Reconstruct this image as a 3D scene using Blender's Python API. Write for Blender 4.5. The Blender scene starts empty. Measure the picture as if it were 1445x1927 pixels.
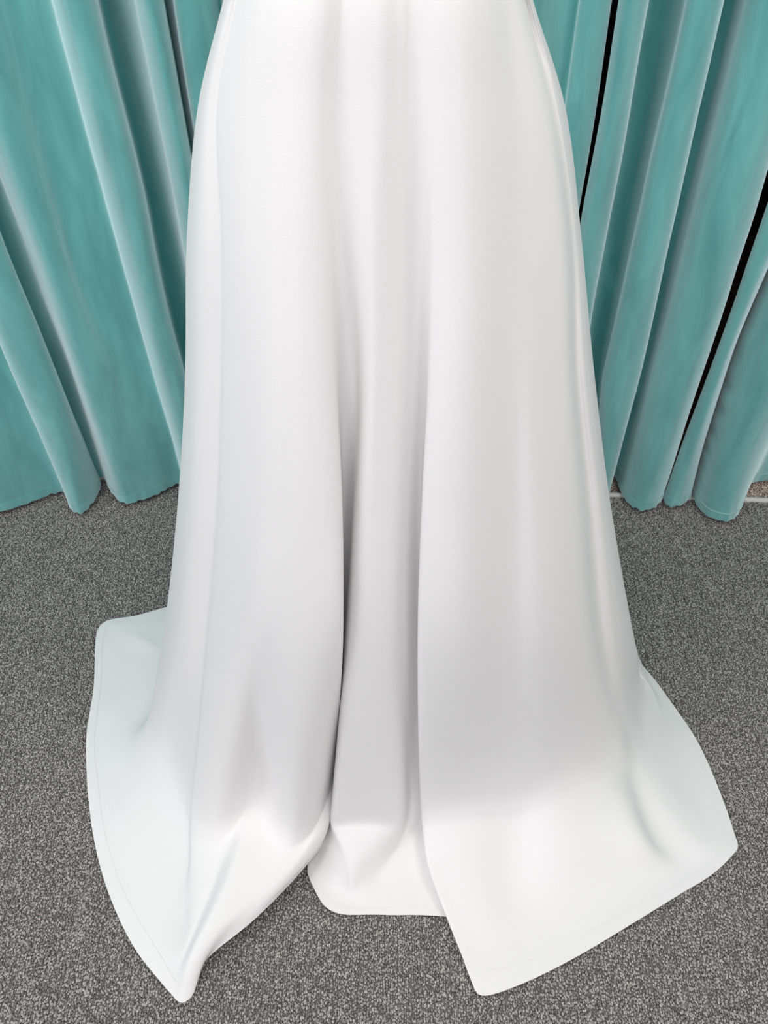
import bpy, math, random
import numpy as np
from mathutils import Vector
random.seed(7)
rng = np.random.default_rng(7)
R = math.radians
scene = bpy.context.scene
C = scene.collection

# ------------------------------------------------------------------ camera
W, H_, F = 1445.0, 1927.0, 1447.0
CAM_H, PITCH = 1.30, R(43.3)
cam_d = bpy.data.cameras.new('camera')
cam_d.sensor_fit = 'VERTICAL'
cam_d.sensor_height = 36.0
cam_d.lens = 36.0 * F / H_
cam_d.clip_start = 0.02
cam = bpy.data.objects.new('camera', cam_d)
C.objects.link(cam)
cam.location = (0, 0, CAM_H)
cam.rotation_euler = (math.pi / 2 - PITCH, 0, 0)
scene.camera = cam

# ------------------------------------------------------------------ world, lights, exposure
world = bpy.data.worlds.new('world')
scene.world = world
world.use_nodes = True
wb = world.node_tree.nodes['Background']
wb.inputs[0].default_value = (0.75, 0.87, 1.0, 1)
wb.inputs[1].default_value = 1.0

def area(name, loc, rot, sx, sy, power, col):
    d = bpy.data.lights.new(name, 'AREA')
    d.shape = 'RECTANGLE'
    d.size, d.size_y = sx, sy
    d.energy = power
    d.color = col
    o = bpy.data.objects.new(name, d)
    C.objects.link(o)
    o.location = loc
    o.rotation_euler = rot
    return o

# daylight entering through the window of the left wall and the shop front behind the camera
area('window_daylight', (-2.32, -0.55, 1.45), (0, R(-90), 0), 1.9, 2.2, 46, (0.94, 0.93, 1.0))
area('shopfront_daylight', (0.2, -2.55, 1.45), (R(90), 0, 0), 3.0, 2.0, 53, (0.965, 0.94, 1.0))
# ceiling panels
for (lx, ly) in ((-0.85, 0.45), (0.85, 0.45), (-0.85, -1.35), (0.85, -1.35)):
    area('ceiling_panel_light', (lx, ly, 2.575), (0, 0, 0), 0.56, 0.56, 26, (1.0, 0.95, 0.93))

vs = scene.view_settings
vs.view_transform = 'Standard'
vs.look = 'None'
vs.gamma = 1.0
vs.use_curve_mapping = False
vs.exposure = -1.2

# ------------------------------------------------------------------ helpers
sP, cP = math.sin(PITCH), math.cos(PITCH)

def ray(px, py):
    a = (px - W / 2) / F
    b = -(py - H_ / 2) / F
    # right=(1,0,0)  up=(0,sP,cP)  forward=(0,cP,-sP)
    return np.array([a, b * sP + cP, b * cP - sP])

def at_z(px, py, z):
    d = ray(px, py)
    t = (z - CAM_H) / d[2]
    return np.array([0, 0, CAM_H]) + d * t

def at_y(px, py, y):
    d = ray(px, py)
    return np.array([0, 0, CAM_H]) + d * (y / d[1])

def catmull(P, n, closed=False, alpha=0.5):
    """centripetal Catmull-Rom through the rows of P (k, m, 3) along axis 0; n samples per span (int or list)"""
    P = np.asarray(P, float)
    k = len(P)
    if np.isscalar(n):
        n = [n] * (k if closed else k - 1)
    if closed:
        Q = np.concatenate([P[-1:], P, P[:2]])
        spans = k
    else:
        Q = np.concatenate([2 * P[:1] - P[1:2], P, 2 * P[-1:] - P[-2:-1]])
        spans = k - 1
    out = []
    for i in range(spans):
        p0, p1, p2, p3 = Q[i], Q[i + 1], Q[i + 2], Q[i + 3]
        def d(a, b):
            return np.maximum(np.linalg.norm(b - a, axis=-1, keepdims=True), 1e-5) ** alpha
        t0 = np.zeros_like(d(p0, p1)); t1 = t0 + d(p0, p1); t2 = t1 + d(p1, p2); t3 = t2 + d(p2, p3)
        m = n[i]
        ss = np.arange(m) / m
        if not closed and i == spans - 1:
            ss = np.arange(m + 1) / m
        for s in ss:
            t = t1 + (t2 - t1) * s
            A1 = (t1 - t) / (t1 - t0) * p0 + (t - t0) / (t1 - t0) * p1
            A2 = (t2 - t) / (t2 - t1) * p1 + (t - t1) / (t2 - t1) * p2
            A3 = (t3 - t) / (t3 - t2) * p2 + (t - t2) / (t3 - t2) * p3
            B1 = (t2 - t) / (t2 - t0) * A1 + (t - t0) / (t2 - t0) * A2
            B2 = (t3 - t) / (t3 - t1) * A2 + (t - t1) / (t3 - t1) * A3
            out.append((t2 - t) / (t2 - t1) * B1 + (t - t1) / (t2 - t1) * B2)
    return np.array(out)

def new_obj(name, me, mat=None, parent=None):
    o = bpy.data.objects.new(name, me)
    C.objects.link(o)
    if mat:
        me.materials.append(mat)
    if parent:
        o.parent = parent
    return o

def grid_mesh(name, G, closed=False, flip=False):
    """G[u, v] -> quad mesh, smooth, with a UV map in metres"""
    nu, nv = G.shape[:2]
    idx = np.arange(nu * nv).reshape(nu, nv)
    if closed:
        idx = np.concatenate([idx, idx[:1]])
    a, b, c, d = idx[:-1, :-1], idx[1:, :-1], idx[1:, 1:], idx[:-1, 1:]
    q = np.stack([a, b, c, d] if not flip else [a, d, c, b], -1).reshape(-1, 4)
    me = bpy.data.meshes.new(name)
    me.from_pydata(G.reshape(-1, 3).tolist(), [], q.tolist())
    me.polygons.foreach_set('use_smooth', [True] * len(me.polygons))
    # metric UV
    Gc = np.concatenate([G, G[:1]]) if closed else G
    du = np.concatenate([np.zeros((1,)), np.cumsum(np.linalg.norm(np.diff(Gc, axis=0), axis=-1).mean(1))])
    dv = np.concatenate([np.zeros((1,)), np.cumsum(np.linalg.norm(np.diff(G, axis=1), axis=-1).mean(0))])
    n1 = len(du)
    UU, VV = np.meshgrid(du, dv, indexing='ij')
    uvg = np.stack([UU, VV], -1)
    ii = np.arange(n1 * nv).reshape(n1, nv)
    a, b, c, d = ii[:-1, :-1], ii[1:, :-1], ii[1:, 1:], ii[:-1, 1:]
    qq = np.stack([a, b, c, d] if not flip else [a, d, c, b], -1).reshape(-1)
    uv = me.uv_layers.new(name='UVMap')
    uv.data.foreach_set('uv', uvg.reshape(-1, 2)[qq].reshape(-1).tolist())
    me.update()
    return me

def smooth_grid(G, it=1, fix_v=True, closed=False):
    G = G.copy()
    for _ in range(it):
        if closed:
            u = (np.roll(G, 1, 0) + np.roll(G, -1, 0)) / 2
            G = 0.5 * G + 0.5 * u
        else:
            u = G.copy(); u[1:-1] = (G[:-2] + G[2:]) / 2
            G = 0.5 * G + 0.5 * u
        v = G.copy(); v[:, 1:-1] = (G[:, :-2] + G[:, 2:]) / 2
        G = 0.5 * G + 0.5 * v
    return G

def box_mesh(name, x0, x1, y0, y1, z0, z1, bev=0.0):
    import bmesh
    bm = bmesh.new()
    bmesh.ops.create_cube(bm, size=1)
    for v in bm.verts:
        v.co = Vector((x0 + (v.co.x + .5) * (x1 - x0), y0 + (v.co.y + .5) * (y1 - y0), z0 + (v.co.z + .5) * (z1 - z0)))
    if bev:
        bmesh.ops.bevel(bm, geom=bm.edges[:], offset=bev, segments=2, affect='EDGES', profile=0.5)
    me = bpy.data.meshes.new(name)
    bm.to_mesh(me); bm.free()
    return me

def tag(o, label=None, cat=None, kind=None, group=None):
    if label: o['label'] = label
    if cat: o['category'] = cat
    if kind: o['kind'] = kind
    if group: o['group'] = group
    return o

def srgb(r, g, b):
    f = lambda c: (c / 255 / 12.92) if c / 255 <= 0.04045 else ((c / 255 + 0.055) / 1.055) ** 2.4
    return (f(r), f(g), f(b), 1)

# ------------------------------------------------------------------ materials
def mat(name):
    m = bpy.data.materials.new(name)
    m.use_nodes = True
    return m, m.node_tree.nodes, m.node_tree.links, m.node_tree.nodes['Principled BSDF']

def m_plain(name, col, rough=0.7, metal=0.0):
    m, N, L, b = mat(name)
    t = N.new('ShaderNodeTexNoise'); t.inputs['Scale'].default_value = 40
    mx = N.new('ShaderNodeMix'); mx.data_type = 'RGBA'
    mx.inputs[6].default_value = col
    mx.inputs[7].default_value = tuple(c * 0.9 for c in col[:3]) + (1,)
    L.new(t.outputs[0], mx.inputs[0]); L.new(mx.outputs[2], b.inputs['Base Color'])
    b.inputs['Roughness'].default_value = rough
    b.inputs['Metallic'].default_value = metal
    return m

def m_velvet(name):
    m, N, L, b = mat(name)
    uv = N.new('ShaderNodeTexCoord')
    mp = N.new('ShaderNodeMapping'); mp.inputs['Scale'].default_value = (14, 3.0, 1)
    L.new(uv.outputs['UV'], mp.inputs[0])
    n1 = N.new('ShaderNodeTexNoise'); n1.inputs['Scale'].default_value = 1.6; n1.inputs['Detail'].default_value = 6
    n1.inputs['Roughness'].default_value = 0.6; n1.inputs['Distortion'].default_value = 0.6
    L.new(mp.outputs[0], n1.inputs[0])
    cr = N.new('ShaderNodeValToRGB')
    cr.color_ramp.elements[0].position = 0.32; cr.color_ramp.elements[0].color = VELVET_DARK
    cr.color_ramp.elements[1].position = 0.70; cr.color_ramp.elements[1].color = VELVET_LIGHT
    L.new(n1.outputs[0], cr.inputs[0])
    L.new(cr.outputs[0], b.inputs['Base Color'])
    b.inputs['Roughness'].default_value = 0.85
    b.inputs['Specular IOR Level'].default_value = 0.15
    b.inputs['Sheen Weight'].default_value = 0.7
    b.inputs['Sheen Roughness'].default_value = 0.6
    b.inputs['Sheen Tint'].default_value = (0.90, 0.97, 1.0, 1)
    # upright pile: a second, tighter layer of fibre sheen over the dyed cloth
    sh = N.new('ShaderNodeBsdfSheen')
    sh.inputs['Color'].default_value = (0.46, 0.50, 0.52, 1)
    sh.inputs['Roughness'].default_value = 0.62
    ad = N.new('ShaderNodeAddShader')
    L.new(b.outputs[0], ad.inputs[0]); L.new(sh.outputs[0], ad.inputs[1])
    L.new(ad.outputs[0], N['Material Output'].inputs[0])
    # woven grain and soft crush marks
    n2 = N.new('ShaderNodeTexNoise'); n2.inputs['Scale'].default_value = 900; n2.inputs['Detail'].default_value = 2
    L.new(uv.outputs['UV'], n2.inputs[0])
    n3 = N.new('ShaderNodeTexNoise'); n3.inputs['Scale'].default_value = 22; n3.inputs['Detail'].default_value = 3; n3.inputs['Distortion'].default_value = 1.2
    L.new(uv.outputs['UV'], n3.inputs[0])
    b1 = N.new('ShaderNodeBump'); b1.inputs['Strength'].default_value = 0.4; b1.inputs['Distance'].default_value = 0.0006
    b2 = N.new('ShaderNodeBump'); b2.inputs['Strength'].default_value = 0.16; b2.inputs['Distance'].default_value = 0.004
    L.new(n3.outputs[0], b2.inputs['Height'])
    L.new(n2.outputs[0], b1.inputs['Height']); L.new(b2.outputs[0], b1.inputs['Normal'])
    L.new(b1.outputs[0], b.inputs['Normal']); L.new(b1.outputs[0], sh.inputs['Normal'])
    return m

VELVET_DARK = srgb(68, 152, 149)
VELVET_LIGHT = srgb(102, 183, 178)
M_velvet = m_velvet('teal_velvet')

def m_crepe():
    m, N, L, b = mat('white_crepe')
    b.inputs['Base Color'].default_value = srgb(240, 239, 238)
    b.inputs['Roughness'].default_value = 0.55
    b.inputs['Specular IOR Level'].default_value = 0.25
    b.inputs['Sheen Weight'].default_value = 0.15
    b.inputs['Sheen Roughness'].default_value = 0.5
    uv = N.new('ShaderNodeTexCoord')
    mp = N.new('ShaderNodeMapping'); mp.inputs['Scale'].default_value = (260, 900, 1)
    L.new(uv.outputs['UV'], mp.inputs[0])
    n = N.new('ShaderNodeTexNoise'); n.inputs['Scale'].default_value = 1.0; n.inputs['Detail'].default_value = 3
    L.new(mp.outputs[0], n.inputs[0])
    bu = N.new('ShaderNodeBump'); bu.inputs['Strength'].default_value = 0.35; bu.inputs['Distance'].default_value = 0.0006
    L.new(n.outputs[0], bu.inputs['Height']); L.new(bu.outputs[0], b.inputs['Normal'])
    return m
M_crepe = m_crepe()

def m_loop(name, c0, c1):
    m, N, L, b = mat(name)
    oi = N.new('ShaderNodeObjectInfo')
    tc = N.new('ShaderNodeTexCoord')
    cr = N.new('ShaderNodeValToRGB')
    cr.color_ramp.elements[0].color = c0; cr.color_ramp.elements[1].color = c1
    L.new(oi.outputs['Random'], cr.inputs[0])
    L.new(cr.outputs[0], b.inputs['Base Color'])
    b.inputs['Roughness'].default_value = 0.9
    b.inputs['Specular IOR Level'].default_value = 0.1
    return m
M_loop = m_loop('grey_carpet_loop', srgb(114, 112, 110), srgb(194, 190, 186))
M_loop_brown = m_loop('brown_carpet_loop', srgb(168, 138, 122), srgb(244, 230, 218))

def m_carpet_base(name, c0, c1):
    m, N, L, b = mat(name)
    tc = N.new('ShaderNodeTexCoord')
    v = N.new('ShaderNodeTexVoronoi'); v.inputs['Scale'].default_value = 300
    L.new(tc.outputs['Object'], v.inputs[0])
    cr = N.new('ShaderNodeValToRGB'); cr.color_ramp.elements[0].color = c0; cr.color_ramp.elements[1].color = c1
    L.new(v.outputs['Color'], cr.inputs[0]); L.new(cr.outputs[0], b.inputs['Base Color'])
    bu = N.new('ShaderNodeBump'); bu.inputs['Distance'].default_value = 0.003; bu.invert = True
    L.new(v.outputs['Distance'], bu.inputs['Height']); L.new(bu.outputs[0], b.inputs['Normal'])
    b.inputs['Roughness'].default_value = 0.95
    return m
M_carpet = m_carpet_base('grey_carpet_backing', srgb(98, 97, 95), srgb(168, 165, 162))
M_carpet_brown = m_carpet_base('brown_carpet_backing', srgb(120, 96, 84), srgb(190, 172, 160))
M_wall = m_plain('painted_wall', srgb(226, 224, 220), 0.8)
M_back_shade = m_plain('back_room_shade', srgb(40, 42, 44), 0.9)  # back room's darkness put into the wall colour, so the curtain slits go black
M_trim = m_plain('white_trim_paint', srgb(232, 228, 224), 0.4)
M_thread = m_plain('pale_teal_thread', srgb(196, 232, 224), 0.6)
M_metal = m_plain('rail_metal', srgb(190, 190, 190), 0.3, 1.0)

# ------------------------------------------------------------------ room shell
X0, X1, YF, YB, ZC = -2.4, 2.4, -2.6, 3.0, 2.6
PILE = 0.004
def strip_y(x):                       # where the grey carpet meets the brown one
    return 1.468 - 0.052 * x

def quad(name, pts, m):
    me = bpy.data.meshes.new(name)
    n = len(pts)
    lo = [(p[0], p[1], p[2]) for p in pts]
    hi = [(p[0], p[1], p[3]) for p in pts]
    f = [tuple(range(n))[::-1], tuple(range(n, 2 * n))] + [(i, (i + 1) % n, n + (i + 1) % n, n + i) for i in range(n)]
    me.from_pydata(lo + hi, [], f)
    return new_obj(name, me, m)

fl = quad('floor', [(X0, YF, -.08, -PILE), (X1, YF, -.08, -PILE), (X1, strip_y(X1), -.08, -PILE), (X0, strip_y(X0), -.08, -PILE)], M_carpet)
tag(fl, 'grey loop pile carpet under the white dress', 'floor', 'structure')
fb = quad('floor_back', [(X0, strip_y(X0), -.08, -PILE), (X1, strip_y(X1), -.08, -PILE), (X1, YB, -.08, -PILE), (X0, YB, -.08, -PILE)], M_carpet_brown)
tag(fb, 'brown speckled carpet showing beyond the white trim strip', 'floor', 'structure')

def carpet_pile(name, x0, x1, ya, yb, pitch, m, parent):
    """instanced loops on a jittered grid; ya/yb functions of x"""
    nx = int((x1 - x0) / pitch)
    rows = []
    ylo, yhi = min(ya(x0), ya(x1)), max(yb(x0), yb(x1))
    ny = int((yhi - ylo) / pitch)
    gx, gy = np.meshgrid(np.arange(nx) * pitch + x0, np.arange(ny) * pitch + ylo, indexing='ij')
    gy = gy + (np.arange(nx) % 2)[:, None] * pitch * 0.5
    gx = gx + rng.normal(0, pitch * 0.20, gx.shape)
    gy = gy + rng.normal(0, pitch * 0.26, gy.shape)
    # wavering tuft rows
    gx = gx + 0.0012 * np.sin(gy * 31 + np.floor(gx / 0.02) * 1.7)
    k = (gy > ya(gx)) & (gy < yb(gx))
    gx, gy = gx[k], gy[k]
    gz = np.full(gx.shape, -PILE) + rng.normal(0, 0.0005, gx.shape)
    for _ in range(160):                                   # short sunken runs along the tuft rows
        sx, sy, sl = rng.uniform(x0, x1), rng.uniform(ylo, yhi), rng.uniform(.015, .07)
        hit = (np.abs(gx - sx) < pitch * .6) & (np.abs(gy - sy) < sl)
        gz[hit] -= .0016
    me = bpy.data.meshes.new(name)
    P = np.stack([gx, gy, gz], -1)
    me.vertices.add(len(P))
    me.vertices.foreach_set('co', P.reshape(-1))
    o = new_obj(name, me, None, parent)
    # loop prototype: a small rounded tuft
    import bmesh
    bm = bmesh.new()
    bmesh.ops.create_icosphere(bm, subdivisions=1, radius=1)
    for v in bm.verts:
        v.co = Vector((v.co.x * pitch * .52, v.co.y * pitch * .74, v.co.z * .0024 + .0022))
    for f in bm.faces: f.smooth = True
    pm = bpy.data.meshes.new(name + '_tuft')
    bm.to_mesh(pm); bm.free()
    pm.materials.append(m)
    po = bpy.data.objects.new(name + '_tuft', pm)      # data holder for the modifier, not linked to the scene
    ng = bpy.data.node_groups.new(name, 'GeometryNodeTree')
    ng.interface.new_socket('Geometry', in_out='INPUT', socket_type='NodeSocketGeometry')
    ng.interface.new_socket('Geometry', in_out='OUTPUT', socket_type='NodeSocketGeometry')
    gi = ng.nodes.new('NodeGroupInput'); go = ng.nodes.new('NodeGroupOutput')
    oi = ng.nodes.new('GeometryNodeObjectInfo'); oi.inputs['Object'].default_value = po
    ip = ng.nodes.new('GeometryNodeInstanceOnPoints')
    rv = ng.nodes.new('FunctionNodeRandomValue'); rv.data_type = 'FLOAT_VECTOR'
    rv.inputs[0].default_value = (-.25, -.25, -.9); rv.inputs[1].default_value = (.25, .25, .9)
    rs = ng.nodes.new('FunctionNodeRandomValue'); rs.data_type = 'FLOAT'
    rs.inputs[2].default_value = .75; rs.inputs[3].default_value = 1.15
    ng.links.new(gi.outputs[0], ip.inputs['Points'])
    ng.links.new(oi.outputs['Geometry'], ip.inputs['Instance'])
    ng.links.new(rv.outputs[0], ip.inputs['Rotation'])
    ng.links.new(rs.outputs[1], ip.inputs['Scale'])
    ng.links.new(ip.outputs[0], go.inputs[0])
    md = o.modifiers.new('tufts', 'NODES'); md.node_group = ng
    tag(o, None, None, 'stuff')
    return o

carpet_pile('carpet_pile', -1.4, 1.4, lambda x: 0 * x - 0.10, lambda x: strip_y(x) - .004, 0.0033, M_loop, fl)
carpet_pile('carpet_pile', -1.5, 1.5, lambda x: strip_y(x) + .014, lambda x: 0 * x + 1.72, 0.0040, M_loop_brown, fb)

# white transition strip, slightly domed bar running along the carpet joint
prof = [(-.002, -.004), (-.0015, .002), (.001, .005), (.005, .006), (.009, .005), (.0115, .002), (.012, -.004)]
G = np.array([[(x, strip_y(x) + a, z) for (a, z) in prof] for x in np.linspace(X0, X1, 40)])
tr = new_obj('trim_1', grid_mesh('trim_1', G), M_trim)
tag(tr, 'white threshold strip between grey and brown carpet', 'trim', 'structure')

def struct(name, me, m, label):
    o = new_obj(name, me, m)
    return tag(o, label, name.split('_')[0], 'structure')

struct('ceiling', box_mesh('ceiling', X0, X1, YF, YB, ZC, ZC + .08), M_wall, 'white painted ceiling above the fitting area')
struct('wall_right', box_mesh('wall_right', X1, X1 + .1, YF, YB, -.08, ZC), M_wall, 'plain off-white side wall of the fitting area')
struct('wall_back', box_mesh('wall_back', X0, X1, YB, YB + .1, -.08, ZC), M_back_shade, 'wall behind the curtains, coloured dark to stand for unlit space')

def opening_wall(name, axis, c0, c1, a0, a1, w0, w1, h0, h1, m, label):
    """wall with one rectangular opening, as one mesh"""
    import bmesh
    bm = bmesh.new()
    for (s0, s1, z0, z1) in ((a0, w0, -.08, ZC), (w1, a1, -.08, ZC), (w0, w1, -.08, h0), (w0, w1, h1, ZC)):
        t = box_mesh('t', c0, c1, s0, s1, z0, z1) if axis == 'x' else box_mesh('t', s0, s1, c0, c1, z0, z1)
        bm.from_mesh(t); bpy.data.meshes.remove(t)
    me = bpy.data.meshes.new(name); bm.to_mesh(me); bm.free()
    return struct(name, me, m, label)
opening_wall('wall_left', 'x', X0 - .1, X0, YF, YB, -1.6, .5, .5, 2.4, M_wall, 'off-white side wall with a tall daylight window')
opening_wall('wall_front', 'y', YF - .1, YF, X0, X1, -1.5, 1.7, .4, 2.45, M_wall, 'off-white wall with the wide shop-front window')

def window(name, axis, c, w0, w1, h0, h1, label):
    e = bpy.data.objects.new(name, None); C.objects.link(e)
    tag(e, label, 'window', 'structure')
    t = .05
    def bx(n, s0, s1, z0, z1, d0=.03):
        me = box_mesh(n, c - d0, c + d0, s0, s1, z0, z1) if axis == 'x' else box_mesh(n, s0, s1, c - d0, c + d0, z0, z1)
        return new_obj(n, me, M_trim, e)
    bx('window_frame', w0, w0 + t, h0, h1); bx('window_frame', w1 - t, w1, h0, h1)
    bx('window_frame', w0 + t, w1 - t, h0, h0 + t); bx('window_frame', w0 + t, w1 - t, h1 - t, h1)
    bx('mullion', (w0 + w1) / 2 - .02, (w0 + w1) / 2 + .02, h0 + t, h1 - t, .02)
window('window_1', 'x', X0 - .05, -1.6, .5, .5, 2.4, 'tall white framed window in the side wall')
window('window_2', 'y', YF - .05, -1.5, 1.7, .4, 2.45, 'wide white framed shop-front window')

def m_emit(name, col, s):
    m, N, L, b = mat(name)
    b.inputs['Base Color'].default_value = (.9, .9, .9, 1)
    b.inputs['Emission Color'].default_value = col
    b.inputs['Emission Strength'].default_value = s
    return m
M_diff = m_emit('lamp_diffuser', (1, .96, .9, 1), 2.0)
for i, (lx, ly, where) in enumerate(((-0.85, 0.45, 'above the dress by the side window'), (0.85, 0.45, 'above the dress by the plain wall'),
                       (-0.85, -1.35, 'by the side window and shop front'), (0.85, -1.35, 'by the plain wall and shop front'))):
    e = bpy.data.objects.new('ceiling_light', None); C.objects.link(e)
    e.location = (lx, ly, ZC)
    tag(e, 'square flat ceiling light panel ' + where, 'light', None, 'ceiling light panels')
    for (a, b, c, d) in ((-.32, .32, -.32, -.29), (-.32, .32, .29, .32), (-.32, -.29, -.29, .29), (.29, .32, -.29, .29)):
        new_obj('frame', box_mesh('frame', a, b, c, d, -.022, 0), M_trim, e)
    new_obj('diffuser', box_mesh('diffuser', -.29, .29, -.29, .29, -.018, 0), M_diff, e)

# ------------------------------------------------------------------ curtains
HEM_Z = 0.014
RAIL_Z = 2.46

def rib(pix, ytop, ybot=None):
    """pix: image points from top to hem; the last one is the hem point near the floor.
    ytop: distance of the cloth at the first point; in between it runs evenly to the hem's."""
    b = at_z(pix[-1][0], pix[-1][1], HEM_Z)
    if ybot is not None:
        b = at_y(pix[-1][0], pix[-1][1], ybot)
    y0, y1 = pix[0][1], pix[-1][1]
    pts = []
    for (px, py) in pix[:-1]:
        k = (py - y0) / (y1 - y0)
        pts.append(at_y(px, py, ytop + (b[1] - ytop) * k))
    pts.append(b)
    return np.array(pts)[::-1]          # rising in z

ZL = np.concatenate([np.linspace(0, 1, 56) ** 1.15 * 1.05, [1.25, 1.5, 1.8, 2.1, RAIL_Z]])

def curtain(name, ribs, label, spans=7, seed=0, pucker=None, hem_h=0.022, stitched=False, scallop=0.0018):
    root = bpy.data.objects.new(name, None); C.objects.link(root)
    tag(root, label, 'curtain', None, 'teal velvet curtains')
    rows = []
    for rb in ribs:
        zb = rb[0, 2]
        zl = zb + (ZL / RAIL_Z) * (RAIL_Z - zb)
        x = np.interp(zl, rb[:, 2], rb[:, 0]); y = np.interp(zl, rb[:, 2], rb[:, 1])
        # soften the traced polyline
        for _ in range(6):
            x[1:-1] = .25 * x[:-2] + .5 * x[1:-1] + .25 * x[2:]
            y[1:-1] = .25 * y[:-2] + .5 * y[1:-1] + .25 * y[2:]
        rows.append(np.stack([x, y, zl], -1))
    G = catmull(np.array(rows), spans)
    for _ in range(6):
        G[1:-1] = .25 * G[:-2] + .5 * G[1:-1] + .25 * G[2:]
    rs = np.random.default_rng(seed)
    nu, nv = G.shape[:2]
    # gentle hand-hung irregularity of the cloth, stronger near the hem
    s = np.concatenate([[0], np.cumsum(np.linalg.norm(np.diff(G[:, 5], axis=0), axis=-1))])
    for k in range(14):
        fu, fv = rs.uniform(8, 34), rs.uniform(2, 9)
        ph = rs.uniform(0, 6.28, 2)
        amp = 0.0011 * np.exp(-G[:, :, 2] / .45) + 0.0004
        G[:, :, 1] += amp * np.sin(s[:, None] * fu + ph[0] + 2 * np.sin(G[:, :, 2] * 3 + k)) * np.sin(G[:, :, 2] * fv + ph[1])
    # scalloped hem: stitches draw the edge up a little
    w = np.exp(-(G[:, :, 2] - G[:, :1, 2]) / .02)
    G[:, :, 2] += w * scallop * (np.sin(s * 2 * np.pi / .021 + seed) + .6 * np.sin(s * 2 * np.pi / .034))[:, None]
    if pucker is not None:
        # gathered side seam
        s1 = s[int(spans * 2)]
        ws = np.where(s < s1, 1.0, np.exp(-((s - s1) / .028) ** 2))[:, None] * (np.exp(-((G[:, :, 2] - .24) / .20) ** 2))
        G[:, :, 1] += -pucker * ws * np.sin(G[:, :, 2] * 2 * np.pi / .026 + 1.5 * np.sin(G[:, :, 2] * 40))
        G[:, :, 0] += .6 * pucker * ws * np.cos(G[:, :, 2] * 2 * np.pi / .026)
    # small gathers drawn in by the hem stitching
    G[:, :, 1] += (.0013 * np.exp(-(G[:, :, 2] - HEM_Z) / .035)) * (np.sin(s * 2 * np.pi / .023 + 2 * np.sin(s * 9)) + .7 * np.sin(s * 2 * np.pi / .041 + seed))[:, None]
    # hem row
    zrel = (G[:, :, 2] - G[:, :1, 2]).mean(0)
    # resample extra rows near the hem
    hr = np.array([0, .004, .008, .012, .016, hem_h - .001, hem_h])
    k = int(np.searchsorted(zrel, hem_h + .006))
    low = []
    for h in hr:
        j = np.searchsorted(zrel, h); j = min(max(j, 1), nv - 1)
        t = (h - zrel[j - 1]) / (zrel[j] - zrel[j - 1])
        low.append(G[:, j - 1] * (1 - t) + G[:, j] * t)
    low = np.stack(low, 1)
    body = np.concatenate([low, G[:, k:]], 1)
    cloth = new_obj('cloth', grid_mesh('cloth', body, flip=True), M_velvet, root)
    # hem: doubled cloth, a hair proud of the curtain, with a rounded lower edge
    nrm = np.gradient(low[:, :, :2], axis=0)
    nn = np.stack([nrm[:, :, 1], -nrm[:, :, 0], 0 * nrm[:, :, 0]], -1)
    nn /= np.maximum(np.linalg.norm(nn, axis=-1, keepdims=True), 1e-6)
    dn = np.array([0, 0, -1.0])
    rows = [low[:, -1] - nn[:, -1] * .0002, low[:, -1] + nn[:, -1] * .0003] + [low[:, q] + nn[:, q] * t for q, t in ((5, .0004), (4, .0008), (3, .0009), (2, .0009), (1, .0009))]
    for a in (0, 50, 90, 130, 180):
        rows.append(low[:, 0] + nn[:, 0] * .0010 * math.cos(R(a)) + dn * .0010 * math.sin(R(a)))
    rows.append(low[:, 4] - nn[:, 4] * .001)
    hem = new_obj('hem', grid_mesh('hem', np.stack(rows, 1)), M_velvet, root)
    if stitched:
        # thread along the top of the hem
        c, n = low[:, -1], nn[:, -1]
        up = np.array([0, 0, 1.0])
        th = np.stack([c + n * (.0006 + .0005 * math.cos(R(a))) + up * .0011 * math.sin(R(a)) for a in (-90, -45, 0, 45, 90)], 1)
        new_obj('stitching', grid_mesh('stitching', th, flip=True), M_thread, root)
    return root, G

Yr, Yv = 1.385, 1.465
def line(px_top, *pts):
    return [(px_top, 0)] + list(pts)

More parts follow.
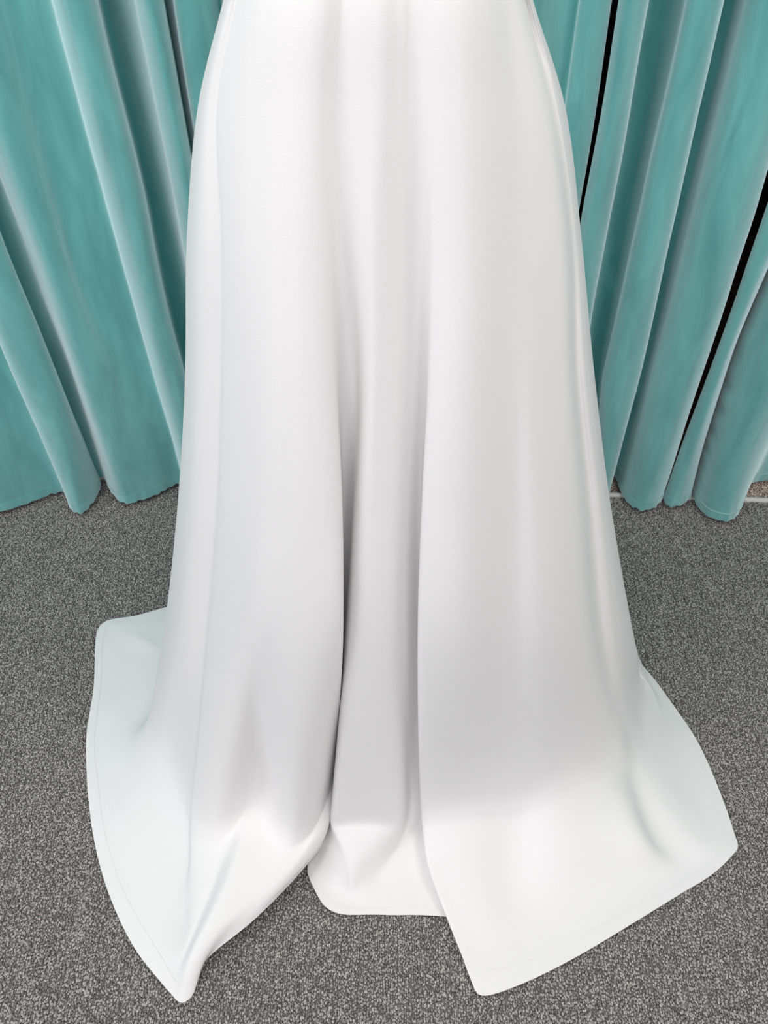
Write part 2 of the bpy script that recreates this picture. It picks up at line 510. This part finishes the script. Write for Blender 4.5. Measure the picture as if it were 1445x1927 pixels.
def wrib(x, y):
    return np.array([(x, y, HEM_Z), (x, y, RAIL_Z)])
A = [wrib(-2.38 + .12 * i, 1.48 if i % 2 else 1.40) for i in range(10)] + [
    rib([(-900, 0), (-420, 985)], 1.40),
    rib([(-640, 0), (-230, 940)], 1.47),
    rib([(-470, 0), (-110, 985)], 1.40),
    rib([(-380, 0), (0, 963)], 1.42),
    rib([(-300, 0), (70, 940)], 1.45),
    rib([(-262, 0), (22, 690), (124, 922)], 1.47),
    rib([(-252, 0), (0, 655), (30, 724), (61, 791), (91, 858), (133, 952)], 1.42),
    rib([(-232, 0), (22, 655), (120, 858), (154, 963)], 1.39),
    rib([(-190, 0), (0, 450), (60, 600), (120, 750), (172, 948)], 1.395),
    rib([(-158, 0), (0, 432), (24, 499), (64, 593), (97, 681), (131, 763), (158, 824), (189, 918)], 1.42),
    rib([(-156, 0), (-2, 432), (21, 499), (61, 593), (94, 681), (128, 763), (155, 824), (186, 900)], 1.472),
    rib([(-128, 0), (18, 380), (50, 480), (84, 571), (119, 660), (144, 733), (168, 809), (198, 902)], 1.452),
    rib([(-122, 0), (3, 335), (33, 411), (64, 487), (91, 571), (125, 660), (149, 733), (173, 809), (203, 915)], 1.425),
    rib([(-90, 0), (30, 330), (70, 450), (128, 620), (185, 800), (233, 950)], 1.40),
    rib([(-30, 0), (60, 300), (140, 560), (200, 720), (258, 944)], 1.42),
    rib([(24, 0), (76, 243), (103, 350), (128, 457), (152, 540), (213, 678), (259, 815), (292, 931)], 1.458),
    rib([(65, 0), (100, 134), (165, 380), (235, 630), (290, 800), (320, 914)], 1.46),
    rib([(96, 0), (131, 134), (164, 259), (198, 381), (230, 500), (265, 626), (300, 748), (323, 824), (344, 905)], 1.456),
    rib([(98, 0), (133, 134), (166, 259), (200, 381), (232, 500), (267, 626), (302, 748), (325, 824), (348, 914)], 1.43),
    rib([(130, 0), (165, 134), (198, 259), (232, 381), (262, 500), (290, 626), (325, 748), (368, 950)], 1.395),
    rib([(177, 0), (213, 146), (244, 259), (274, 384), (292, 490), (323, 626), (344, 687), (395, 940)], 1.415),
    rib([(188, 0), (222, 146), (252, 259), (281, 384), (300, 490), (330, 626), (403, 893)], 1.545),
    rib([(225, 0), (250, 100), (275, 210), (335, 475), (420, 893)], 1.515),
    rib([(252, 0), (273, 100), (291, 195), (316, 311), (346, 475), (425, 908)], 1.458),
    rib([(255, 0), (276, 100), (294, 195), (319, 311), (349, 475), (432, 925)], 1.435),
    rib([(278, 0), (300, 100), (322, 210), (360, 400), (452, 945)], 1.40),
    rib([(305, 0), (322, 91), (340, 195), (355, 280), (470, 928)], 1.425),
    rib([(309, 0), (326, 91), (344, 195), (359, 280), (474, 900)], 1.52),
    rib([(326, 0), (343, 116), (361, 225), (482, 905)], 1.462),
    rib([(330, 0), (347, 116), (365, 225), (488, 925)], 1.43),
    rib([(365, 0), (378, 116), (520, 940)], 1.43),
    rib([(402, 0), (412, 80), (545, 920)], 1.455),
    rib([(412, 0), (560, 900)], 1.49),
    rib([(450, 0), (590, 940)], 1.40),
    rib([(520, 0), (635, 905)], 1.48),
    rib([(590, 0), (680, 945)], 1.40),
    rib([(660, 0), (720, 905)], 1.48),
    rib([(730, 0), (760, 945)], 1.40),
    rib([(800, 0), (800, 905)], 1.48),
    rib([(870, 0), (845, 945)], 1.40),
    rib([(940, 0), (890, 905)], 1.48),
    rib([(1000, 0), (925, 935)], 1.43),
    rib([(1050, 0), (1048, 60), (955, 910)], 1.455),
    rib([(1088, 0), (1064, 179), (985, 908)], 1.462),
    rib([(1092, 0), (1068, 179), (990, 918)], 1.44),
    rib([(1120, 0), (1090, 190), (1008, 925)], 1.43),
    rib([(1149, 0), (1124, 185), (1104, 308), (1085, 407), (1030, 915)], 1.445),
    rib([(1150, 0), (1124, 185), (1104, 308), (1086, 407), (1031, 903)], 1.475),
]
curtain('velvet_curtain', A, 'wide teal velvet curtain behind the white dress with many soft pale-edged pleats', seed=1)

B = [
    rib([(1175, 0), (1146, 185), (1118, 323), (1098, 422), (1050, 905)], 1.478),
    rib([(1162, 0), (1135, 185), (1109, 323), (1089, 422), (1048, 915)], 1.45),
    rib([(1180, 0), (1152, 185), (1130, 323), (1110, 422), (1063, 935)], 1.415),
    rib([(1205, 0), (1180, 150), (1160, 280), (1120, 490), (1078, 932)], 1.42),
    rib([(1223, 0), (1197, 148), (1176, 277), (1154, 382), (1136, 480), (1111, 610), (1090, 918)], 1.44),
    rib([(1214, 0), (1190, 148), (1170, 277), (1149, 382), (1131, 480), (1107, 610), (1088, 885)], 1.56),
    rib([(1258, 0), (1235, 120), (1205, 270), (1165, 480), (1135, 640), (1104, 883)], 1.56),
    rib([(1289, 0), (1269, 102), (1244, 209), (1223, 296), (1198, 419), (1183, 480), (1166, 561), (1147, 647), (1131, 712), (1118, 898)], 1.49),
    rib([(1292, 0), (1272, 102), (1247, 209), (1226, 296), (1201, 419), (1186, 480), (1169, 561), (1150, 647), (1134, 712), (1120, 922)], 1.445),
    rib([(1325, 0), (1300, 120), (1275, 230), (1245, 370), (1215, 500), (1165, 707), (1130, 938)], 1.425),
    rib([(1364, 0), (1344, 92), (1310, 234), (1282, 363), (1253, 490), (1232, 593), (1205, 707), (1178, 804), (1159, 879), (1147, 928)], 1.435),
    rib([(1354, 0), (1335, 92), (1302, 234), (1275, 363), (1247, 490), (1227, 593), (1201, 707), (1175, 804), (1157, 879), (1146, 892)], 1.55),
    rib([(1385, 0), (1360, 110), (1325, 250), (1296, 370), (1267, 490), (1246, 590), (1219, 697), (1194, 795), (1174, 870), (1158, 898)], 1.545),
    rib([(1402, 0), (1372, 132), (1338, 262), (1310, 379), (1281, 490), (1260, 583), (1230, 685), (1206, 785), (1187, 858), (1168, 925)], 1.452),
    rib([(1440, 0), (1405, 150), (1365, 290), (1330, 420), (1290, 590), (1240, 760), (1184, 949)], 1.42),
    rib([(1500, 0), (1450, 180), (1400, 350), (1340, 590), (1280, 760), (1212, 961)], 1.41),
    rib([(1540, 0), (1445, 320), (1419, 416), (1393, 485), (1370, 561), (1341, 647), (1311, 736), (1289, 804), (1265, 879), (1244, 941)], 1.425),
    rib([(1532, 0), (1438, 320), (1413, 416), (1387, 485), (1365, 561), (1337, 647), (1308, 736), (1287, 804), (1263, 879), (1244, 925)], 1.47),
]
curtain('velvet_curtain', B, 'teal velvet curtain with three straight pleats hanging between two dark slits', seed=2)

Cc = [
    rib([(1575, 0), (1468, 351), (1421, 485), (1394, 561), (1360, 653), (1326, 739), (1298, 804), (1270, 879), (1250, 925)], 1.475),
    rib([(1566, 0), (1453, 351), (1407, 485), (1383, 561), (1350, 653), (1317, 739), (1292, 804), (1267, 879), (1248, 941)], 1.44),
    rib([(1590, 0), (1480, 351), (1420, 510), (1365, 653), (1305, 820), (1260, 953)], 1.415),
    rib([(1620, 0), (1505, 351), (1440, 495), (1375, 653), (1315, 820), (1275, 953)], 1.415),
    rib([(1655, 0), (1530, 300), (1446, 504), (1420, 561), (1385, 642), (1361, 715), (1339, 782), (1320, 844), (1298, 936)], 1.44),
    rib([(1656, 0), (1531, 300), (1447, 504), (1421, 561), (1386, 642), (1362, 715), (1340, 782), (1320, 844), (1297, 932)], 1.448),
]
curtain('velvet_curtain', Cc, 'slim teal velvet curtain, one round fold beside the puckered curtain seam', seed=3)

D = [
    rib([(1652, 0), (1528, 300), (1440, 504), (1414, 561), (1379, 642), (1355, 715), (1333, 782), (1314, 844), (1300, 906)], 1.492),
    rib([(1657, 0), (1533, 300), (1445, 504), (1419, 561), (1384, 642), (1360, 715), (1338, 782), (1318, 844), (1300, 916)], 1.474),
    rib([(1674, 0), (1552, 300), (1464, 504), (1438, 561), (1403, 642), (1379, 715), (1354, 790), (1333, 860), (1309, 944)], 1.452),
    rib([(1695, 0), (1575, 300), (1472, 540), (1430, 650), (1380, 780), (1347, 870), (1323, 964)], 1.425),
    rib([(1740, 0), (1610, 300), (1510, 540), (1460, 650), (1405, 780), (1375, 870), (1347, 976)], 1.40),
    rib([(1785, 0), (1650, 300), (1545, 540), (1490, 650), (1435, 780), (1405, 860), (1371, 979)], 1.39),
    rib([(1812, 0), (1680, 300), (1570, 540), (1515, 650), (1460, 780), (1420, 880), (1388, 968)], 1.41),
    rib([(1830, 0), (1700, 300), (1585, 540), (1530, 650), (1470, 785), (1431, 872), (1401, 938)], 1.44),
    rib([(1836, 0), (1706, 300), (1590, 540), (1535, 650), (1476, 785), (1437, 868), (1412, 908)], 1.485),
    rib([(1870, 0), (1750, 300), (1640, 540), (1580, 650), (1500, 800), (1445, 904)], 1.495),
    rib([(1910, 0), (1800, 300), (1500, 903)], 1.49),
    rib([(1980, 0), (1560, 945)], 1.42),
    rib([(2080, 0), (1640, 905)], 1.48),
    rib([(2200, 0), (1740, 945)], 1.42),
    rib([(2320, 0), (1840, 905)], 1.48),
] + [wrib(1.37 + .125 * i, 1.48 if i % 2 else 1.39) for i in range(9)]
curtain('velvet_curtain', D, 'teal velvet curtain with a puckered side seam and stitched hem over brown carpet', seed=4, pucker=0.0065, stitched=True, scallop=0.0004)

# rail the curtains hang from (above the frame)
import bmesh
bm = bmesh.new()
bmesh.ops.create_cone(bm, cap_ends=True, segments=16, radius1=.016, radius2=.016, depth=X1 - X0)
for v in bm.verts:
    v.co = Vector((v.co.z, v.co.x + 1.44, v.co.y + RAIL_Z + .0175))
me = bpy.data.meshes.new('curtain_rail'); bm.to_mesh(me); bm.free()
tag(new_obj('curtain_rail', me, M_metal), 'round metal rail carrying the teal velvet curtains', 'rail')

# ------------------------------------------------------------------ the dress
YC = 0.84
SIL_L = [(420, 0), (395, 80), (372, 190), (357, 300), (351, 440), (349, 640), (343, 800), (334, 950), (325, 1050), (306, 1200), (285, 1290)]
SIL_R = [(1003, 0), (1040, 100), (1062, 180), (1085, 390), (1100, 500), (1113, 650), (1128, 760), (1150, 950), (1165, 1050), (1192, 1185)]
wl = np.array([at_y(px, py, YC) for px, py in SIL_L])[::-1]
wr = np.array([at_y(px, py, YC) for px, py in SIL_R])[::-1]

def base(z):
    xl = np.interp(z, wl[:, 2], wl[:, 0]); xr = np.interp(z, wr[:, 2], wr[:, 0])
    xc, rx = (xl + xr) / 2, (xr - xl) / 2
    t = np.clip(1 - z / 1.16, 0, 1)
    ry = 0.115 + 0.20 * t ** 0.85
    return xc, rx, ry

def on_cone(px, py, d):
    """first hit of the pixel's ray with the skirt's body, widened by d metres towards the viewer"""
    dr = ray(px, py)
    best = None
    prev = None
    for t in np.linspace(.3, 2.2, 1900):
        p = np.array([0, 0, CAM_H]) + dr * t
        xc, rx, ry = base(p[2])
        f = math.sqrt(((p[0] - xc) / (rx + d)) ** 2 + ((p[1] - YC) / (ry + d)) ** 2)
        if f <= 1:
            return p
        if prev is None or f < prev[0]:
            prev = (f, p)
    return prev[1]

def P(spec, px, py):
    k, v = spec
    if k == 'd': return on_cone(px, py, v)
    if k == 'z': return at_z(px, py, v)
    return at_y(px, py, v)

ROWY = [0, 200, 450, 700, 950, 1200]
def drib(pxs, ds, low, hemk=None):
    """pxs: image x at ROWY; ds: offsets from the skirt body (m); low: four (px, py, height) to the hem"""
    if np.isscalar(ds): ds = [ds] * 6
    up = []
    for px, py, d in zip(pxs, ROWY, ds):
        up.append(on_cone(px, py, d) if d is not None else at_y(px, py, YC))
    lo = [at_z(px, py, h) for (px, py, h) in low]
    top = up[0].copy()
    xc, rx, ry = base(1.16)
    return up + lo

N_ = None
FR = [
    # left silhouette, J-shaped foot
    drib([420, 372, 351, 348, 334, 306], [N_] * 6, [(272, 1362, .05), (240, 1398, .016), (202, 1410, .007), (163, 1420, .005)]),
    drib([428, 381, 366, 365, 353, 327], [.0, .001, .001, .001, .001, .001], [(288, 1398, .068), (254, 1432, .026), (218, 1462, .008), (166, 1486, .005)]),
    # side panel left of the crease
    drib([436, 392, 384, 384, 374, 350], [.0, .002, .002, .002, .002, .002], [(322, 1440, .070), (278, 1520, .022), (230, 1550, .012), (176, 1570, .005)]),
    drib([444, 408, 416, 415, 408, 388], [-.003, -.003, -.003, -.004, -.005, -.005], [(359, 1540, .054), (350, 1645, .026), (290, 1690, .012), (200, 1668, .005)]),
    # left panel begins (overlapping crease)
    drib([446, 411, 420, 420, 412, 391], [-.003, -.001, .001, .002, .003, .004], [(359, 1540, .064), (354, 1655, .034), (335, 1740, .022), (250, 1778, .005)]),
    drib([480, 455, 455, 455, 450, 430], [.0, .004, .008, .012, .015, .018], [(396, 1580, .064), (373, 1695, .042), (346, 1780, .032), (296, 1838, .006)]),
    drib([505, 482, 480, 480, 475, 457], [.0, .004, .010, .018, .024, .028], [(437, 1555, .072), (403, 1668, .047), (346, 1803, .030), (322, 1868, .006)]),
    drib([530, 510, 505, 505, 500, 485], [.0, .004, .012, .022, .030, .034], [(478, 1498, .095), (426, 1655, .068), (358, 1800, .042), (342, 1887, .006)]),
    drib([555, 538, 530, 532, 530, 520], [.0, .004, .011, .021, .030, .035], [(510, 1540, .086), (458, 1670, .062), (385, 1785, .045), (365, 1868, .008)]),
    drib([580, 565, 555, 560, 560, 555], [.0, .003, .010, .020, .030, .036], [(542, 1590, .076), (500, 1668, .058), (432, 1745, .044), (374, 1818, .020)]),
    drib([612, 598, 592, 605, 612, 610], [-.004, -.002, .004, .012, .022, .030], [(593, 1555, .082), (562, 1618, .064), (515, 1682, .050), (470, 1738, .034)]),
    # right lip of the left panel
    drib([635, 620, 622, 631, 643, 644], [-.010, -.010, -.006, .0, .010, .018], [(630, 1450, .11), (622, 1530, .078), (600, 1590, .056), (560, 1646, .04)]),
    drib([644, 631, 634, 634, 641, 641], [-.013, -.015, -.018, -.022, -.020, -.015], [(628, 1470, .085), (622, 1540, .06), (614, 1570, .045), (606, 1588, .035)]),
    # slot
    drib([656, 645, 648, 645, 645, 640], [-.013, -.016, -.022, -.036, -.056, -.075], [(622, 1480, .05), (615, 1545, .03), (600, 1580, .02), (590, 1600, .012)]),
    drib([668, 660, 664, 668, 662, 648], [-.011, -.014, -.021, -.034, -.048, -.055], [(625, 1510, .05), (608, 1590, .02), (585, 1615, .010), (578, 1634, .006)]),
    # centre fold
    drib([680, 675, 678, 684, 668, 653], [-.009, -.011, -.014, -.016, -.015, -.012], [(622, 1553, .070), (640, 1606, .044), (622, 1664, .009), (594, 1676, .005)]),
    drib([698, 697, 697, 700, 688, 672], [-.006, -.007, -.008, -.006, -.002, .002], [(648, 1550, .078), (655, 1635, .036), (645, 1676, .008), (612, 1705, .005)]),
    drib([722, 720, 716, 718, 712, 702], [-.006, -.008, -.009, -.008, -.004, .002], [(686, 1548, .080), (663, 1656, .026), (657, 1690, .007), (640, 1719, .005)]),
    drib([748, 745, 740, 745, 742, 740], [-.010, -.013, -.016, -.016, -.012, -.008], [(740, 1555, .072), (688, 1645, .022), (680, 1690, .007), (682, 1720, .005)]),
    drib([760, 757, 753, 760, 758, 757], [-.011, -.015, -.020, -.024, -.022, -.020], [(757, 1565, .045), (708, 1652, .009), (706, 1690, .007), (712, 1720, .005)]),
    drib([772, 768, 766, 774, 772, 772], [-.013, -.018, -.026, -.032, -.034, -.036], [(768, 1540, .035), (748, 1630, .010), (740, 1680, .007), (745, 1721, .005)]),
    drib([788, 786, 788, 794, 790, 788], [-.011, -.016, -.028, -.040, -.048, -.055], [(788, 1540, .035), (788, 1620, .010), (795, 1680, .006), (800, 1721, .005)]),
    # under the right panel's lip
    drib([800, 800, 805, 806, 801, 797], [-.008, -.010, -.018, -.028, -.034, -.040], [(806, 1550, .03), (822, 1630, .010), (845, 1690, .006), (872, 1735, .004)]),
    # right panel
    drib([812, 812, 813, 807, 793, 785], [-.004, -.005, -.006, -.004, .004, .012], [(791, 1540, .075), (801, 1625, .046), (836, 1722, .020), (892, 1860, .006)]),
    drib([835, 836, 840, 832, 822, 815], [.0, .0, .002, .008, .016, .022], [(817, 1540, .088), (834, 1650, .040), (868, 1745, .016), (906, 1873, .006)]),
    drib([875, 880, 890, 885, 880, 875], [.002, .003, .005, .012, .020, .026], [(884, 1530, .092), (900, 1655, .036), (930, 1760, .012), (962, 1858, .006)]),
    drib([920, 932, 950, 965, 972, 972], [.0, .0, -.001, .001, .004, .006], [(972, 1525, .074), (968, 1668, .017), (992, 1750, .007), (1030, 1828, .005)]),
    drib([950, 972, 985, 995, 1000, 1008], [-.004, -.005, -.003, .002, .009, .015], [(1034, 1490, .098), (1052, 1630, .036), (1085, 1710, .009), (1108, 1786, .005)]),
    drib([972, 1005, 1030, 1040, 1055, 1070], [-.002, -.002, .000, .002, .008, .014], [(1112, 1455, .095), (1152, 1590, .040), (1180, 1670, .010), (1205, 1727, .005)]),
    drib([984, 1028, 1062, 1072, 1092, 1112], [-.002, .000, .004, .004, .006, .010], [(1160, 1440, .075), (1212, 1580, .040), (1248, 1645, .010), (1285, 1678, .005)]),
    # crease, then the side panel running down to the right corner of the hem
    drib([990, 1040, 1076, 1088, 1112, 1134], [-.004, -.002, -.002, -.006, -.008, -.008], [(1182, 1440, .055), (1234, 1580, .018), (1288, 1622, .008), (1340, 1645, .005)]),
    drib([992, 1045, 1081, 1095, 1121, 1146], [-.003, -.001, -.001, -.002, -.003, -.003], [(1192, 1412, .053), (1262, 1540, .024), (1315, 1588, .014), (1377, 1609, .006)]),
    drib([994, 1048, 1084, 1100, 1128, 1155], [-.002, .000, .000, .000, .000, .0], [(1200, 1390, .05), (1275, 1510, .022), (1330, 1560, .012), (1388, 1593, .006)]),
    drib([996, 1051, 1087, 1105, 1134, 1165], [.0] * 6, [(1205, 1360, .045), (1272, 1470, .019), (1325, 1530, .011), (1381, 1570, .006)]),
    drib([998, 1055, 1090, 1110, 1140, 1175], [.0, .0, .0, .0, .0, .0], [(1208, 1320, .04), (1262, 1410, .016), (1310, 1470, .010), (1362, 1512, .006)]),
    drib([1003, 1064, 1094, 1118, 1149, 1194], [N_] * 6, [(1206, 1240, .035), (1235, 1310, .014), (1275, 1370, .009), (1312, 1395, .006)]),
]
FR = [np.array(r) for r in FR]
KNEE = next(i for i, r in enumerate(FR) if np.allclose(r[6], at_z(622, 1553, .070)))

# back of the skirt: world-space ribs from the right side round to the left
def brib(ang, hem, lo=None, wob=0.0, floor=None):
    """ang: degrees round the body from the right side (0) over the back (90) to the left (180)"""
    rows = []
    a = R(ang)
    for py in ROWY:
        zl = at_y(360, py, YC)[2]
        xc, rx, ry = base(zl)
        t = np.clip(1 - zl / 1.16, 0, 1)
        rb = .115 + .19 * t
        w = 1 + wob * t
        rows.append(np.array([xc + rx * math.cos(a) * w, YC + rb * math.sin(a) * w, zl]))
    hem = np.array([hem[0], hem[1], .005])
    c = np.array([0.03, YC, 0.0])
    last = rows[-1]
    if floor is not None:
        return np.array(rows + [at_z(*q) for q in floor] + [hem])
    f1 = last * .45 + hem * .55; f1[2] = .05 if lo is None else lo
    f2 = last * .2 + hem * .8; f2[2] = .012
    f3 = last * .08 + hem * .92; f3[2] = .006
    return np.array(rows + [f1, f2, f3, hem])

def pxh(px, py):
    p = at_z(px, py, .005); return (p[0], p[1])
BK = [
    brib(14, pxh(1262, 1322), wob=-.02),
    brib(30, pxh(1222, 1268), wob=.0),
    brib(50, (.47, 1.00), wob=-.05),
    brib(70, (.30, 1.10), wob=.03),
    brib(90, (.05, 1.17), wob=-.04),
    brib(110, (-.15, 1.16), wob=.03),
    brib(130, pxh(330, 1138), wob=-.05),
    brib(145, pxh(255, 1160), wob=-.03, floor=[(345, 1200, .02), (300, 1180, .01), (272, 1168, .007)]),
    brib(155, pxh(202, 1168), wob=-.03, floor=[(335, 1215, .02), (275, 1192, .010), (228, 1177, .008)]),
    brib(158, pxh(186, 1182), wob=-.03, floor=[(330, 1228, .02), (268, 1206, .012), (222, 1192, .008)]),
    brib(163, pxh(180, 1212), wob=-.03, floor=[(325, 1245, .02), (262, 1230, .009), (216, 1218, .008)]),
    brib(168, pxh(178, 1290), wob=-.04, floor=[(318, 1285, .02), (255, 1288, .010), (212, 1290, .007)]),
    brib(173, pxh(170, 1340), wob=-.04, floor=[(305, 1318, .018), (244, 1328, .010), (208, 1336, .009)]),
    brib(177, pxh(164, 1378), wob=-.03, floor=[(290, 1345, .022), (240, 1366, .011), (205, 1374, .007)]),
]
ribs = np.array(FR + BK)                      # (n, 10, 3)
# extra rows just above and below the knee; a sharp buckle on the centre fold, soft elsewhere
SH = np.zeros(len(ribs)); SH[KNEE:KNEE + 4] = 1.0; SH[KNEE - 1] = .3; SH[KNEE + 4] = .6
sm = catmull(np.swapaxes(ribs, 0, 1), 20)
def extra(row, f):
    c = sm[int(20 * (row + f))]
    l = ribs[:, row] * (1 - f) + ribs[:, row + 1] * f
    return c * (1 - SH[:, None]) + l * SH[:, None]
above, below = extra(5, .90), extra(6, .15)
ribs = np.concatenate([ribs[:, :6], above[:, None], ribs[:, 6:7], below[:, None], ribs[:, 7:]], 1)
# rows above the frame: waist
top = ribs[:, 0]
xc, rx, ry = base(1.2)
waist = top.copy()
cen = np.array([(wl[-1, 0] + wr[-1, 0]) / 2, YC, 0])
def toward(p, k, z):
    q = cen + (p - cen) * k
    q[:, 2] = z
    return q
ztop = top[:, 2].mean()
rows_up = [toward(top, .86, 1.205), toward(top, .93, 1.19), ]
ribs_full = np.concatenate([rows_up[0][:, None], ribs], 1)   # (n, 11, 3)
nspan = [8, 14, 16, 16, 16, 16, 16, 4, 4, 12, 10, 14]
V = catmull(np.swapaxes(ribs_full, 0, 1), nspan)             # along rows -> (nv, n, 3)
G = catmull(np.swapaxes(V, 0, 1), 9, closed=True)            # along ribs -> (nu, nv, 3)
for _ in range(8):                                            # relax across the folds
    G = .5 * G + .25 * (np.roll(G, 1, 0) + np.roll(G, -1, 0))
G = smooth_grid(G, 1, closed=True)
G[:, :, 2] = np.maximum(G[:, :, 2], .0035)

dress = bpy.data.objects.new('wedding_dress', None)
C.objects.link(dress)
dress.location = (0, 0, 0)
tag(dress, 'long white crepe wedding dress with draped skirt spread on the grey carpet', 'dress')
HEMN = 5
def grid_normals(G):
    du = np.roll(G, -1, 0) - np.roll(G, 1, 0)
    dv = np.gradient(G, axis=1)
    n = np.cross(du, dv)
    return n / np.maximum(np.linalg.norm(n, axis=-1, keepdims=True), 1e-9)
NG = grid_normals(G)
mid = NG[4, 40]
FLIP = False
if np.dot(mid, np.array([0, 0, CAM_H]) - G[4, 40]) < 0:
    NG = -NG; FLIP = True
def with_normals(me, n):
    me.normals_split_custom_set_from_vertices(n.reshape(-1, 3).tolist())
sk_me = grid_mesh('skirt', G[:, :-HEMN], closed=True, flip=FLIP)
with_normals(sk_me, NG[:, :-HEMN])
skirt = new_obj('skirt', sk_me, M_crepe, dress)
# hem: doubled band with a rounded edge
hG, hN = G[:, -HEMN - 1:], NG[:, -HEMN - 1:]
out = np.gradient(hG, axis=1)[:, -1]
out /= np.maximum(np.linalg.norm(out, axis=-1, keepdims=True), 1e-9)
T = .0012
rows = [hG[:, 0], hG[:, 0] + hN[:, 0] * .0004] + [hG[:, i] + hN[:, i] * T * min(1, .4 + .3 * i) for i in range(1, HEMN + 1)]
nr = [hN[:, 0], hN[:, 0]] + [hN[:, i] for i in range(1, HEMN + 1)]
e, en = hG[:, -1], hN[:, -1]
for a in (35, 70, 110, 145, 180):
    rows.append(e + en * T * math.cos(R(a)) + out * T * math.sin(R(a)))
    nr.append(en * math.cos(R(a)) + out * math.sin(R(a)))
rows.append(hG[:, -3] - hN[:, -3] * T); nr.append(-hN[:, -3])
he_me = grid_mesh('hem', np.stack(rows, 1), closed=True, flip=FLIP)
with_normals(he_me, np.stack(nr, 1))
hemb = new_obj('hem', he_me, M_crepe, skirt)
# bodice above the waist (above the frame)
wst = G[:, 0]
lv = []
for (k, z) in ((1.0, 1.205), (.985, 1.235), (.99, 1.28), (1.02, 1.34), (1.06, 1.41), (1.07, 1.47), (1.05, 1.51)):
    q = cen + (wst - cen) * k; q[:, 2] = z; lv.append(q)
bod = new_obj('bodice', grid_mesh('bodice', np.stack(lv, 1)[:, ::-1], closed=True), M_crepe, dress)
md = bod.modifiers.new('thick', 'SOLIDIFY'); md.thickness = .002; md.offset = 0
